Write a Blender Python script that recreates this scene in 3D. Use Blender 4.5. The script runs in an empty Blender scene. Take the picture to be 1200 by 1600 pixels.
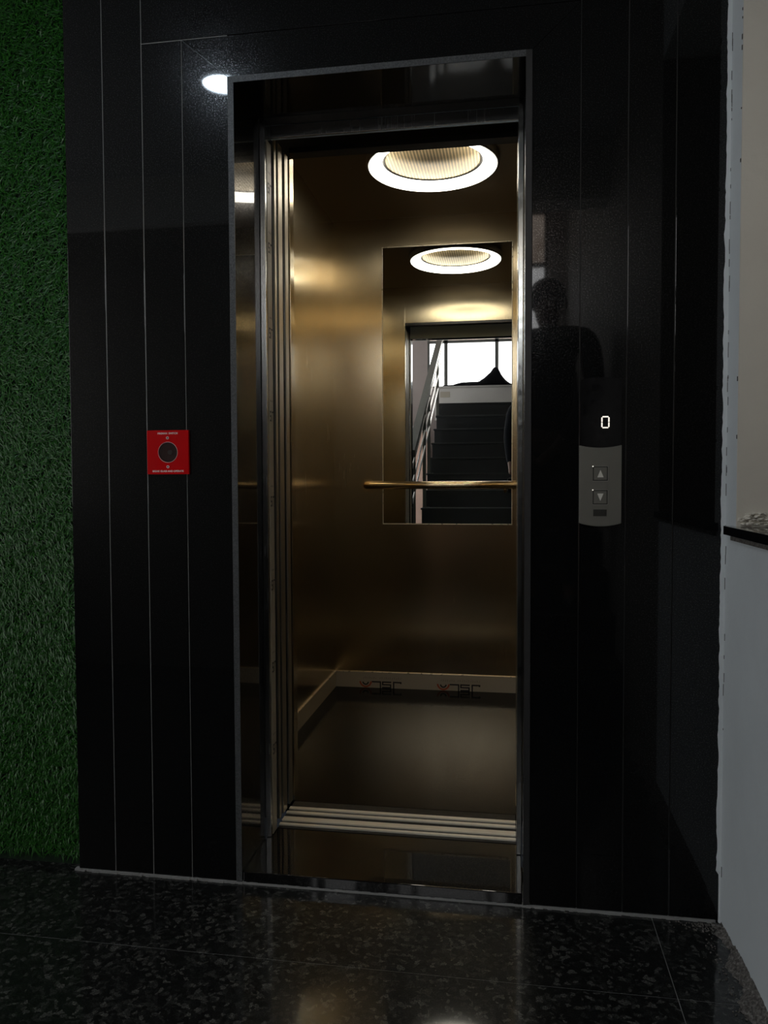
import bpy, bmesh, math, random
import numpy as np
from mathutils import Vector, Matrix

sc = bpy.context.scene
col = sc.collection
random.seed(7)

# ------------------------------------------------------------------ camera
F_PX, PITCH, YAW, ROLL = 1215.9, 0.0396540, 0.1598326, -0.0037827
def make_camera():
    cd = bpy.data.cameras.new('camera'); co = bpy.data.objects.new('camera', cd); col.objects.link(co)
    F = Vector((-math.sin(YAW)*math.cos(PITCH), math.cos(YAW)*math.cos(PITCH), -math.sin(PITCH)))
    R0 = F.cross(Vector((0, 0, 1))).normalized(); U0 = R0.cross(F)
    R = math.cos(ROLL)*R0 + math.sin(ROLL)*U0; U = -math.sin(ROLL)*R0 + math.cos(ROLL)*U0
    m = Matrix((R, U, -F)).transposed().to_4x4()
    m.translation = Vector((0, -1.9285, 1.06))
    co.matrix_world = m
    cd.sensor_fit = 'AUTO'; cd.sensor_width = 36; cd.lens = F_PX*36/1600
    cd.clip_start = 0.01; cd.clip_end = 100
    sc.camera = co
make_camera()

# ------------------------------------------------------------------ light and exposure
RING_STRENGTH = 8.0        # ring lamp in the car
WINDOW_STRENGTH = 5.5       # daylit frosted windows over the stair and the added side-room window
FILL_WINDOW_STRENGTH = 2.8  # added, unseen window that fills the hall from the left
SPOT_STRENGTH = 62.0        # downlight in the hall ceiling
w = bpy.data.worlds.new('world'); sc.world = w; w.use_nodes = True
w.node_tree.nodes['Background'].inputs[0].default_value = (0.5, 0.58, 0.7, 1)
w.node_tree.nodes['Background'].inputs[1].default_value = 0.02
sc.view_settings.view_transform = 'Standard'; sc.view_settings.look = 'None'
sc.view_settings.gamma = 1; sc.view_settings.use_curve_mapping = False
sc.view_settings.exposure = 0.0
sc.cycles.use_denoising = True
sc.cycles.max_bounces = 14; sc.cycles.glossy_bounces = 10; sc.cycles.diffuse_bounces = 4
sc.cycles.sample_clamp_indirect = 6.0
sc.cycles.blur_glossy = 0.3
sc.cycles.caustics_reflective = True

# ------------------------------------------------------------------ materials
def new_mat(name):
    m = bpy.data.materials.new(name); m.use_nodes = True
    nt = m.node_tree; return m, nt, nt.nodes['Principled BSDF']
def coords(nt, scale=(1, 1, 1)):
    tc = nt.nodes.new('ShaderNodeNewGeometry'); mp = nt.nodes.new('ShaderNodeMapping')
    mp.inputs['Scale'].default_value = scale
    nt.links.new(tc.outputs['Position'], mp.inputs[0]); return mp.outputs[0]
def noise(nt, vec, scale, detail=3, rough=0.5):
    n = nt.nodes.new('ShaderNodeTexNoise'); n.inputs['Scale'].default_value = scale
    n.inputs['Detail'].default_value = detail; n.inputs['Roughness'].default_value = rough
    nt.links.new(vec, n.inputs['Vector']); return n.outputs['Fac']
def voronoi(nt, vec, scale, out='Distance', rnd=1.0):
    n = nt.nodes.new('ShaderNodeTexVoronoi'); n.inputs['Scale'].default_value = scale
    n.inputs['Randomness'].default_value = rnd
    nt.links.new(vec, n.inputs['Vector']); return n.outputs[out]
def ramp(nt, fac, stops):
    r = nt.nodes.new('ShaderNodeValToRGB'); e = r.color_ramp.elements
    while len(e) < len(stops): e.new(0.5)
    for i, (p, c) in enumerate(stops):
        e[i].position = p; e[i].color = (*c, 1) if len(c) == 3 else c
    nt.links.new(fac, r.inputs[0]); return r.outputs[0]
def mrange(nt, fac, a, b, c, d):
    r = nt.nodes.new('ShaderNodeMapRange'); nt.links.new(fac, r.inputs[0])
    for i, v in enumerate((a, b, c, d)): r.inputs[i+1].default_value = v
    return r.outputs[0]
def bump(nt, b, h, strength, dist=0.001):
    n = nt.nodes.new('ShaderNodeBump'); n.inputs['Strength'].default_value = strength
    n.inputs['Distance'].default_value = dist
    nt.links.new(h, n.inputs['Height']); nt.links.new(n.outputs[0], b.inputs['Normal'])
def plain(name, c, rough=0.5, metal=0.0, spec=0.5, coat=0.0):
    m, nt, b = new_mat(name)
    b.inputs['Base Color'].default_value = (*c, 1); b.inputs['Roughness'].default_value = rough
    b.inputs['Metallic'].default_value = metal; b.inputs['Specular IOR Level'].default_value = spec
    b.inputs['Coat Weight'].default_value = coat
    v = coords(nt); n = noise(nt, v, 60, 2)
    nt.links.new(mrange(nt, n, 0.3, 0.7, max(rough-0.04, 0.0), min(rough+0.06, 1)), b.inputs['Roughness'])
    return m
def emit(name, c, s):
    m, nt, b = new_mat(name)
    b.inputs['Base Color'].default_value = (*c, 1)
    b.inputs['Emission Color'].default_value = (*c, 1); b.inputs['Emission Strength'].default_value = s
    return m

def granite_wall():
    m, nt, b = new_mat('polished_black_granite')
    v = coords(nt)
    sp = noise(nt, v, 420, 2, 0.6)
    c = ramp(nt, sp, [(0.0, (0.0035, 0.0036, 0.0038)), (0.60, (0.004, 0.0042, 0.0045)), (0.72, (0.016, 0.017, 0.019))])
    nt.links.new(c, b.inputs['Base Color'])
    g = noise(nt, v, 330, 4, 0.75)
    nt.links.new(mrange(nt, g, 0.54, 0.64, 0.02, 1.0), b.inputs['Specular IOR Level'])
    b.inputs['Roughness'].default_value = 0.20
    b.inputs['Coat Weight'].default_value = 0.7; b.inputs['Coat Roughness'].default_value = 0.03
    b.inputs['Coat IOR'].default_value = 1.5
    return m
def granite_honed():
    m, nt, b = new_mat('honed_granite_edge')
    v = coords(nt)
    n = noise(nt, v, 260, 3, 0.7)
    nt.links.new(ramp(nt, n, [(0.3, (0.03, 0.032, 0.034)), (0.7, (0.11, 0.115, 0.12))]), b.inputs['Base Color'])
    b.inputs['Roughness'].default_value = 0.42
    bump(nt, b, n, 0.15)
    return m
def granite_floor():
    m, nt, b = new_mat('speckled_black_granite_floor')
    v = coords(nt)
    warp = nt.nodes.new('ShaderNodeTexNoise'); warp.inputs['Scale'].default_value = 40
    nt.links.new(v, warp.inputs['Vector'])
    mx = nt.nodes.new('ShaderNodeMix'); mx.data_type = 'VECTOR'; mx.inputs[0].default_value = 0.025
    nt.links.new(v, mx.inputs[4]); nt.links.new(warp.outputs['Color'], mx.inputs[5])
    cell = voronoi(nt, mx.outputs[1], 105, 'Color')
    sep = nt.nodes.new('ShaderNodeSeparateColor'); nt.links.new(cell, sep.inputs[0])
    flake = ramp(nt, sep.outputs[0], [(0.0, (0.008, 0.0085, 0.0085)), (0.6, (0.014, 0.015, 0.0145)), (0.85, (0.036, 0.037, 0.035)), (0.96, (0.085, 0.085, 0.08))])
    n = noise(nt, v, 300, 3, 0.7)
    fine = ramp(nt, n, [(0.40, (0.3, 0.3, 0.3)), (0.68, (1.7, 1.7, 1.65))])
    mul = nt.nodes.new('ShaderNodeMix'); mul.data_type = 'RGBA'; mul.blend_type = 'MULTIPLY'; mul.inputs[0].default_value = 1
    nt.links.new(flake, mul.inputs[6]); nt.links.new(fine, mul.inputs[7])
    nt.links.new(mul.outputs[2], b.inputs['Base Color'])
    nt.links.new(mrange(nt, sep.outputs[1], 0.2, 0.9, 0.30, 0.45), b.inputs['Roughness'])
    b.inputs['Specular IOR Level'].default_value = 0.12
    b.inputs['Coat Weight'].default_value = 0.9; b.inputs['Coat Roughness'].default_value = 0.06
    return m
def brushed(name, c, rough, aniso=0.75, rot=0.0, fine=1.0):
    m, nt, b = new_mat(name)
    v = coords(nt, (420, 420, 6)); n = noise(nt, v, 1.0, 2)
    big = noise(nt, coords(nt), 2.2, 2)
    b.inputs['Metallic'].default_value = 1
    b.inputs['Base Color'].default_value = (*c, 1)
    b.inputs['Anisotropic'].default_value = aniso
    b.inputs['Anisotropic Rotation'].default_value = rot
    tg = nt.nodes.new('ShaderNodeTangent'); tg.direction_type = 'RADIAL'; tg.axis = 'Z'
    nt.links.new(tg.outputs[0], b.inputs['Tangent'])
    add = nt.nodes.new('ShaderNodeMath'); add.operation = 'ADD'
    nt.links.new(mrange(nt, n, 0.3, 0.7, rough-0.03*fine, rough+0.03*fine), add.inputs[0])
    nt.links.new(mrange(nt, big, 0.3, 0.7, -0.02, 0.02), add.inputs[1])
    nt.links.new(add.outputs[0], b.inputs['Roughness'])
    return m
def plaster(name, c, dirt=0.25, scale=1.0):
    m, nt, b = new_mat(name)
    v = coords(nt)
    n1 = noise(nt, v, 3.0*scale, 5, 0.6); n2 = noise(nt, v, 45, 4, 0.6)
    c2 = tuple(x*(1-dirt) for x in c)
    nt.links.new(ramp(nt, n1, [(0.3, c2), (0.62, c)]), b.inputs['Base Color'])
    b.inputs['Roughness'].default_value = 0.62
    ad = nt.nodes.new('ShaderNodeMath'); ad.operation = 'ADD'; nt.links.new(n1, ad.inputs[0]); nt.links.new(n2, ad.inputs[1])
    bump(nt, b, ad.outputs[0], 0.35, 0.004)
    return m
def crumble(name):
    m, nt, b = new_mat(name)
    v = coords(nt); n = noise(nt, v, 160, 5, 0.7)
    nt.links.new(ramp(nt, n, [(0.3, (0.02, 0.018, 0.016)), (0.5, (0.12, 0.11, 0.10)), (0.75, (0.34, 0.33, 0.31))]), b.inputs['Base Color'])
    b.inputs['Roughness'].default_value = 0.9; bump(nt, b, n, 0.7, 0.004)
    return m
def frosted_pane(name, s):
    m, nt, b = new_mat(name)
    v = coords(nt); n = noise(nt, v, 9, 4, 0.7); st = noise(nt, v, 70, 2)
    c = ramp(nt, n, [(0.2, (0.92, 0.95, 0.95)), (0.55, (1, 1, 1))])
    b.inputs['Base Color'].default_value = (0.5, 0.5, 0.5, 1)
    nt.links.new(c, b.inputs['Emission Color'])
    nt.links.new(mrange(nt, st, 0.22, 0.34, 0.45*s, s), b.inputs['Emission Strength'])
    return m
def grass_mat():
    m, nt, b = new_mat('plastic_grass')
    v = coords(nt); n = noise(nt, v, 260, 1)
    nt.links.new(ramp(nt, n, [(0.3, (0.004, 0.044, 0.002)), (0.6, (0.016, 0.125, 0.005)), (0.8, (0.06, 0.27, 0.022))]), b.inputs['Base Color'])
    b.inputs['Roughness'].default_value = 0.42; b.inputs['Specular IOR Level'].default_value = 0.4
    return m

M = dict(
    granite=granite_wall(), honed=granite_honed(), floor=granite_floor(),
    car_floor=plain('dark_polished_car_floor', (0.009, 0.0088, 0.0075), 0.09, 0, 0.22),
    slab_edge=plain('dark_polished_edge', (0.02, 0.02, 0.02), 0.5),  # dark polished stone of the right lining edge
    shaded_joint=plain('shaded_joint', (0.05, 0.05, 0.05), 0.6), grout=crumble('cement_joint'), joint=plain('grey_joint', (0.30, 0.30, 0.29), 0.75),
    gold=brushed('brushed_champagne_steel', (0.70, 0.59, 0.40), 0.23, 0.85),
    ceil_metal=brushed('dark_bronze_steel', (0.34, 0.28, 0.20), 0.32, 0.3),
    railgold=plain('satin_brass_tube', (0.90, 0.70, 0.42), 0.17, 1.0),
    steel=brushed('brushed_steel', (0.58, 0.60, 0.60), 0.25, 0.6),
    blue_steel=plain('galvanised_steel', (0.80, 0.92, 0.98), 0.4, 0.0),
    dark_metal=plain('dark_steel', (0.10, 0.10, 0.10), 0.40, 0.9),
    chrome=plain('polished_steel', (0.42, 0.44, 0.43), 0.17, 1.0), soffit=plain('soffit_steel', (0.50, 0.54, 0.56), 0.10, 1.0),
    alu=plain('aluminium_ridge', (1.0, 0.92, 0.78), 0.38, 0.25),
    warm_steel=plain('satin_door_edge', (0.60, 0.55, 0.46), 0.36, 0.95),
    groove=plain('groove_black', (0.012, 0.010, 0.009), 0.6),
    film=plain('protective_film', (0.46, 0.41, 0.32), 0.38),
    film_edge=plain('pale_metal_edge', (0.85, 0.75, 0.58), 0.30, 0.6),
    ink=plain('black_ink', (0.02, 0.018, 0.018), 0.5), orange=plain('orange_ink', (0.45, 0.09, 0.03), 0.5),
    greyink=plain('grey_ink', (0.20, 0.16, 0.13), 0.5),
    
    ring=emit('ring_light', (1.0, 0.93, 0.79), RING_STRENGTH),
    spot=emit('downlight', (0.72, 0.86, 1.0), SPOT_STRENGTH),
    wall_grey=plaster('grey_paint', (0.64, 0.69, 0.715), 0.10), wall_beige=plaster('beige_plaster', (0.74, 0.71, 0.63), 0.08),
    wall_dim=plaster('dimmed_wall_paint', (0.17, 0.16, 0.145), 0.1),
    white=plaster('white_paint', (0.66, 0.66, 0.64), 0.08), mauve=plaster('mauve_grey_plaster', (0.40, 0.34, 0.33), 0.1),
    parapet=plaster('grey_parapet_paint', (0.78, 0.75, 0.73), 0.08), pink=plaster('salmon_plaster', (0.62, 0.42, 0.34), 0.1),
    ceil_paint=plaster('dull_white_ceiling', (0.40, 0.41, 0.42), 0.08),
    brown=plaster('brown_plaster', (0.16, 0.13, 0.11), 0.2),
    grass=grass_mat(), grass_base=plain('grass_backing', (0.006, 0.022, 0.007), 0.9),
    black_plastic=plain('black_acrylic', (0.006, 0.006, 0.007), 0.12),
    panel=plain('satin_grey_plate', (0.20, 0.195, 0.17), 0.42, 0.5), panel_dark=plain('button_recess', (0.035, 0.035, 0.03), 0.45, 0.2), panel_highlight=plain('button_edge_highlight', (0.42, 0.41, 0.38), 0.4, 0.4),
    arrow=plain('pale_arrow', (0.75, 0.73, 0.66), 0.5), led=emit('digit_light', (1.0, 0.93, 0.82), 0.95),
    red=plain('red_enamel', (0.60, 0.0, 0.002), 0.35, 0, 0.15), redtext=plain('pale_print', (0.95, 0.70, 0.66), 0.5),
    red_dark=plain('dark_red_inside', (0.05, 0.012, 0.012), 0.35),
    step=plain('black_stone_step', (0.010, 0.011, 0.012), 0.35), nosing=plain('worn_step_edge', (0.05, 0.052, 0.052), 0.5),
    frame_dark=plain('window_frame_dark', (0.03, 0.03, 0.028), 0.5), frame_grey=plain('window_frame_grey', (0.10, 0.10, 0.095), 0.45),
    railsteel=plain('stainless_tube', (0.13, 0.13, 0.115), 0.35, 0.8), railthin=plain('bright_tube', (0.75, 0.72, 0.68), 0.3, 0.7),
    cloth=plain('black_cloth', (0.006, 0.006, 0.008), 0.95, 0, 0.1), plate=plain('cream_plate', (0.55, 0.50, 0.42), 0.5),
    skin=plain('skin', (0.20, 0.11, 0.07), 0.55), hair=plain('black_hair', (0.008, 0.007, 0.006), 0.6),
    shirt=plain('dark_shirt', (0.010, 0.011, 0.014), 0.9, 0, 0.2), trousers=plain('dark_trousers', (0.012, 0.013, 0.018), 0.9, 0, 0.2),
    shoe=plain('black_shoe', (0.01, 0.01, 0.01), 0.5), phone=plain('phone_glass', (0.01, 0.01, 0.012), 0.2),
)
def silver():
    m, nt, b = new_mat('mirror_silver'); b.inputs['Metallic'].default_value = 1; b.inputs['Roughness'].default_value = 0
    b.inputs['Base Color'].default_value = (0.88, 0.90, 0.88, 1); return m
M['mirror'] = silver()
M['car_floor'].node_tree.nodes['Principled BSDF'].inputs['IOR'].default_value = 1.2
def glass():
    m, nt, b = new_mat('clear_glass'); b.inputs['Transmission Weight'].default_value = 1
    b.inputs['Roughness'].default_value = 0.02; b.inputs['Base Color'].default_value = (0.8, 0.7, 0.7, 1)
    return m
M['glass'] = glass()
M['pane'] = frosted_pane('frosted_window_pane', WINDOW_STRENGTH)
M['pane_fill'] = frosted_pane('fill_window_pane', FILL_WINDOW_STRENGTH)
def grille():
    m, nt, b = new_mat('perforated_brass')
    g = nt.nodes.new('ShaderNodeNewGeometry'); sx = nt.nodes.new('ShaderNodeSeparateXYZ'); nt.links.new(g.outputs['Position'], sx.inputs[0])
    def sine(o, f):
        a = nt.nodes.new('ShaderNodeMath'); a.operation = 'MULTIPLY'; a.inputs[1].default_value = f; nt.links.new(o, a.inputs[0])
        s = nt.nodes.new('ShaderNodeMath'); s.operation = 'SINE'; nt.links.new(a.outputs[0], s.inputs[0]); return s.outputs[0]
    s1 = sine(sx.outputs[0], 2*math.pi/0.0125); s2 = sine(sx.outputs[1], 2*math.pi/0.0125)
    mm = nt.nodes.new('ShaderNodeMath'); mm.operation = 'MAXIMUM'; nt.links.new(s1, mm.inputs[0]); nt.links.new(s2, mm.inputs[1])
    c = ramp(nt, mrange(nt, mm.outputs[0], -1, 1, 0, 1), [(0.45, (0.02, 0.015, 0.01)), (0.8, (0.85, 0.68, 0.40))])
    nt.links.new(c, b.inputs['Base Color']); b.inputs['Roughness'].default_value = 0.45; b.inputs['Metallic'].default_value = 0.3
    return m
M['grille'] = grille()

# ------------------------------------------------------------------ helpers
def mark(o, label=None, cat=None, group=None, kind=None):
    if label: o['label'] = label
    if cat: o['category'] = cat
    if group: o['group'] = group
    if kind: o['kind'] = kind
    return o
def empty(name, loc, label=None, cat=None, group=None, kind=None):
    o = bpy.data.objects.new(name, None); col.objects.link(o); o.location = loc; o.empty_display_size = 0.1
    return mark(o, label, cat, group, kind)
def link_mesh(name, me, mats, parent=None, smooth=False):
    o = bpy.data.objects.new(name, me); col.objects.link(o)
    if not isinstance(mats, (list, tuple)): mats = [mats]
    if not me.materials:
        for m in mats: me.materials.append(m)
    if smooth:
        for p in me.polygons: p.use_smooth = True
    if parent is not None:
        o.parent = parent; o.location = -parent.matrix_world.translation if False else (0, 0, 0)
        pl = Vector(parent.location); q = parent.parent
        while q is not None: pl += Vector(q.location); q = q.parent
        o.location = -pl
    return o
def build(name, bm, mats, parent=None, smooth=False):
    bmesh.ops.recalc_face_normals(bm, faces=bm.faces)
    me = bpy.data.meshes.new(name); bm.to_mesh(me); bm.free()
    return link_mesh(name, me, mats, parent, smooth)
def box(bm, x0, x1, y0, y1, z0, z1, bev=0.0, mi=0):
    b2 = bmesh.new(); bmesh.ops.create_cube(b2, size=1)
    for v in b2.verts:
        v.co = Vector((x0+(v.co.x+.5)*(x1-x0), y0+(v.co.y+.5)*(y1-y0), z0+(v.co.z+.5)*(z1-z0)))
    if bev: bmesh.ops.bevel(b2, geom=list(b2.edges), offset=bev, segments=2, affect='EDGES', profile=0.6)
    for f in b2.faces: f.material_index = mi
    tmp = bpy.data.meshes.new('t'); b2.to_mesh(tmp); b2.free(); bm.from_mesh(tmp); bpy.data.meshes.remove(tmp)
def boxes(name, lst, mats, parent=None, bev=0.0):
    bm = bmesh.new()
    for b in lst: box(bm, *b[:6], bev, b[6] if len(b) > 6 else 0)
    return build(name, bm, mats, parent)
def tube(bm, pts, r, seg=16, mi=0, cap=True):
    pts = [Vector(p) for p in pts]; rings = []
    rs = r if isinstance(r, (list, tuple)) else [r]*len(pts)
    t0 = (pts[1]-pts[0]).normalized(); ref = Vector((0, 0, 1)) if abs(t0.z) < .9 else Vector((1, 0, 0))
    for i, p in enumerate(pts):
        a = pts[max(i-1, 0)]; b = pts[min(i+1, len(pts)-1)]; t = (b-a).normalized()
        n = (ref - t*ref.dot(t)).normalized(); bn = t.cross(n); ref = n
        rings.append([bm.verts.new(p+rs[i]*(math.cos(2*math.pi*k/seg)*n+math.sin(2*math.pi*k/seg)*bn)) for k in range(seg)])
    for i in range(len(rings)-1):
        for k in range(seg):
            f = bm.faces.new((rings[i][k], rings[i][(k+1) % seg], rings[i+1][(k+1) % seg], rings[i+1][k])); f.material_index = mi; f.smooth = True
    if cap:
        for rg in (rings[0], rings[-1]): bm.faces.new(rg).material_index = mi
def prism(bm, poly, axis_y0, axis_y1, mi=0):
    """extrude an outline given in (x,z) from y0 to y1"""
    a = [bm.verts.new((x, axis_y0, z)) for x, z in poly]; b = [bm.verts.new((x, axis_y1, z)) for x, z in poly]
    n = len(poly)
    for f in ([bm.faces.new(a), bm.faces.new(list(reversed(b)))] + [bm.faces.new((a[i], a[(i+1) % n], b[(i+1) % n], b[i])) for i in range(n)]): f.material_index = mi
def lathe(bm, prof, cx, cy, seg=64, mi=0, closed=False):
    """revolve (r,z) profile about a vertical axis"""
    rings = [[bm.verts.new((cx+r*math.cos(2*math.pi*k/seg), cy+r*math.sin(2*math.pi*k/seg), z)) for k in range(seg)] for r, z in prof]
    n = len(rings)
    for i in range(n if closed else n-1):
        a, b = rings[i], rings[(i+1) % n]
        for k in range(seg):
            f = bm.faces.new((a[k], a[(k+1) % seg], b[(k+1) % seg], b[k])); f.material_index = mi; f.smooth = True
def text_mesh(body, size, depth=0.0004, sx=1.0, spacing=1.0, bold=0.0):
    cu = bpy.data.curves.new('t', 'FONT'); cu.body = body; cu.size = size; cu.extrude = depth; cu.offset = bold
    cu.align_x = 'CENTER'; cu.align_y = 'CENTER'; cu.space_character = spacing
    o = bpy.data.objects.new('t', cu); col.objects.link(o)
    bpy.context.view_layer.update()
    me = bpy.data.meshes.new_from_object(o.evaluated_get(bpy.context.evaluated_depsgraph_get()))
    bpy.data.objects.remove(o)
    for v in me.vertices: v.co.x *= sx
    me.materials.clear()
    return me
def place_text(name, me, mat, loc, parent, rot=0.0, normal='-Y'):
    """text lies in XZ facing -Y (or in YZ facing +X); rot turns it in its plane"""
    m = Matrix.Rotation(rot, 4, 'Z')
    m = Matrix.Rotation(math.pi/2, 4, 'X') @ m
    if normal == '+X': m = Matrix.Rotation(math.pi/2, 4, 'Z') @ m
    me.transform(Matrix.Translation(Vector(loc)) @ m)
    return link_mesh(name, me, mat, parent)

# ================================================================== ROOM SHELL
XR = 0.500      # right wall plane
CEIL = 2.75
# granite facing: slabs with open joints over a mortar backing
def wall_granite():
    bm = bmesh.new(); g = 0.0011
    T = 3.0; zt = 2.189
    slabs = [(-1.159, -1.0515, .006, T), (-1.0515, -.942, .006, T), (-.942, -.832, .006, zt),
             (.165, .274, .006, T), (.274, .382, .006, T), (.382, .497, .006, T),
             (-.942, .165, zt, T)]
    for x0, x1, z0, z1 in slabs:
        box(bm, x0+g, x1-g, 0, .018, z0+(g if z0 > 1 else 0), z1-g, 0.0006, 0)
    # mortar behind; right and top in a darker copy for their dimmer light
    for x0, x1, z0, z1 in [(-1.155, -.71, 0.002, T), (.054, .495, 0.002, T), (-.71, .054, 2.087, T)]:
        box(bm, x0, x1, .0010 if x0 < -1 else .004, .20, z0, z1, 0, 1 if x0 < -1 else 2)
    o = build('wall_front', bm, [M['granite'], M['joint'], M['shaded_joint']]); mark(o, kind='structure'); return o
wall_granite()
# door surround: mitred frame slabs and the reveal lining behind them
def surround():
    bm = bmesh.new(); g = .0008
    o0, i0, zo, zi = -.832, -.710, 2.189, 2.0865
    prism(bm, [(o0+g, .006), (i0, .006), (i0, zi), (o0+g, zo-g)], 0.0, .018)
    o = build('trim_1', bm, M['granite']); mark(o, kind='structure')
    bm = bmesh.new(); prism(bm, [(o0+g*2, zo-g), (i0+g, zi+g), (.052-g, zi+g), (.165-g, zo-g)], 0.0, .018)
    o = build('trim_2', bm, M['granite']); mark(o, kind='structure')
    bm = bmesh.new(); prism(bm, [(.165-g, .006), (.053, .006), (.053, zi), (.165-g, zo-g*2)], 0.0, .018)
    o = build('trim_14', bm, M['granite']); mark(o, kind='structure')
    o = boxes('trim_3', [(-.7085, -.693, -.0015, .199, .002, 2.086)], M['granite'], bev=.001); mark(o, kind='structure')
    o = boxes('trim_4', [(.036, .0515, -.0015, .199, .002, 2.086)], M['granite'], bev=.001); mark(o, kind='structure')
    o = boxes('trim_5', [(-.6928, .0358, -.0015, .199, 2.0705, 2.086)], M['granite'], bev=.001); mark(o, kind='structure')
    # cut edges of the lining slabs
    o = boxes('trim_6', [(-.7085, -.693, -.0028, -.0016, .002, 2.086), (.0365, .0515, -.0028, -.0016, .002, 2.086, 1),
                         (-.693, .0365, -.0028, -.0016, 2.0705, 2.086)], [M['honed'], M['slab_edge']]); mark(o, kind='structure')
surround()
# cement line under the granite
def cement_line():
    bm = bmesh.new(); n = 160; rnd = random.Random(3)
    for i in range(n):
        x0 = -1.17+i*(1.66/n); x1 = x0+1.66/n
        if -.685 < (x0+x1)/2 < .02: d = -.0035
        else: d = -.003-.004*rnd.random()
        box(bm, x0, x1, d, .01, 0, .0045+.0015*rnd.random(), 0, 0)
    o = build('trim_7', bm, M['joint']); mark(o, kind='structure')
cement_line()
# floor: stone tiles with cement joints
def floor():
    bm = bmesh.new()
    jx = [-3.0, -1.60, .343, .75]
    jy = [.0, -.30, -1.0, -1.85]; g = .0008
    jy = [.20, -.303, -.90, -1.50, -2.2]
    for i in range(len(jx)-1):
        for j in range(len(jy)-1):
            if j > 0 and i in (1,): pass
            box(bm, jx[i]+g, jx[i+1]-g, jy[j+1]+g, jy[j]-g, -.02, 0, .0003, 0)
    box(bm, -3, .75, -2.2, .2, -.03, -.0008, 0, 1)
    box(bm, -3, -.95, -5.4, -2.2, -.03, -.001, 0, 0)
    o = build('floor', bm, [M['floor'], M['joint']]); mark(o, kind='structure')
floor()
# ceiling, beam and upper ceiling over the stair
mark(boxes('ceiling', [(-3.0, .75, -2.2, .2, CEIL, CEIL+.1)], M['ceil_paint']), kind='structure')
mark(boxes('ceiling_stair', [(-3.0, .75, -5.5, -2.36, 3.75, 3.85)], M['white']), kind='structure')
mark(boxes('trim_8', [(-3.0, .75, -2.36, -2.2, 2.49, 3.85)], M['white']), kind='structure')
mark(boxes('blocker_partition', [(-3.0, -1.12, -2.36, -2.26, 0, 2.49)], M['wall_dim']), kind='structure')  # unseen partition added to keep the side-room window's reflection off the granite
# right wall with the opening over the stone sill
def wall_right():
    bm = bmesh.new()
    x0, x1 = XR, .75
    def rough(x0, x1, y0, y1, z0, z1, mi): box(bm, x0, x1, y0, y1, z0, z1, 0, mi)
    rough(x0, x1, -.090, .20, 0, 3.85, 0)
    rough(x0, x1, -.82, -.090, 0, .935, 0)
    rough(x0, x1, -.82, -.090, 2.45, 3.85, 0)
    rough(x0, x1, -5.4, -.82, 0, 3.85, 2)  # stretch by the stair coloured dimmer to hold its reflection down
    # beige reveal on the faces inside the opening
    box(bm, x0+.0, x1, -.094, -.0895, .93, 2.45, 0, 1)
    box(bm, x0+.22, x1+.02, -.82, -.09, .93, 2.45, 0, 1)
    o = build('wall_right', bm, [M['wall_grey'], M['wall_beige'], M['wall_dim']]); mark(o, kind='structure')
wall_right()
# ragged paint edge where the side wall meets the granite
def paint_edge():
    bm = bmesh.new(); rnd = random.Random(11); n = 260; prev = None
    pts = []
    dx = 0
    for i in range(n+1):
        dx = .6*dx+.4*rnd.uniform(-.003, .003)
        z = i*2.75/n
        pts.append((max(.484, min(.4965, .491+dx+(.006 if z < .12 else 0))), z))
    a = [bm.verts.new((x, -.0012, z)) for x, z in pts]; c = [bm.verts.new((XR+.002, -.0012-.004, z)) for x, z in pts]
    d = [bm.verts.new((XR+.002, .004, z)) for x, z in pts]; e = [bm.verts.new((x, .004, z)) for x, z in pts]
    for i in range(n):
        bm.faces.new((a[i], c[i], c[i+1], a[i+1])); bm.faces.new((c[i], d[i], d[i+1], c[i+1]))
        bm.faces.new((e[i+1], e[i], a[i], a[i+1])) ; bm.faces.new((d[i], e[i], e[i+1], d[i+1]))
    o = build('trim_9', bm, M['wall_grey']); mark(o, kind='structure')
    # dark cracks and chips along the seam
    bm = bmesh.new()
    for i in range(46):
        z = rnd.uniform(.05, 2.4); h = rnd.uniform(.004, .03); y = rnd.uniform(-.012, -.006)
        box(bm, XR-.0012, XR+.001, y-.0012, y, z, z+h, 0)
    for i in range(9):
        z = rnd.uniform(1.0, 2.2); box(bm, XR-.0012, XR+.001, -.089, -.087+rnd.uniform(0, .003), z, z+rnd.uniform(.002, .012))
    o = build('trim_10', bm, M['frame_dark']); mark(o, kind='structure')
paint_edge()
def sill():
    t = empty('stone_sill', (XR+.1, -.45, .935), 'black polished stone sill slab on the low part of the right wall', 'window sill')
    boxes('slab', [(XR-.020, .735, -.80, -.062, .936, .956)], M['granite'], t, bev=.0015)
    boxes('mortar_bed', [(XR-.008, .73, -.80, -.075, .924, .936)], M['grout'], t)
sill()
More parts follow.
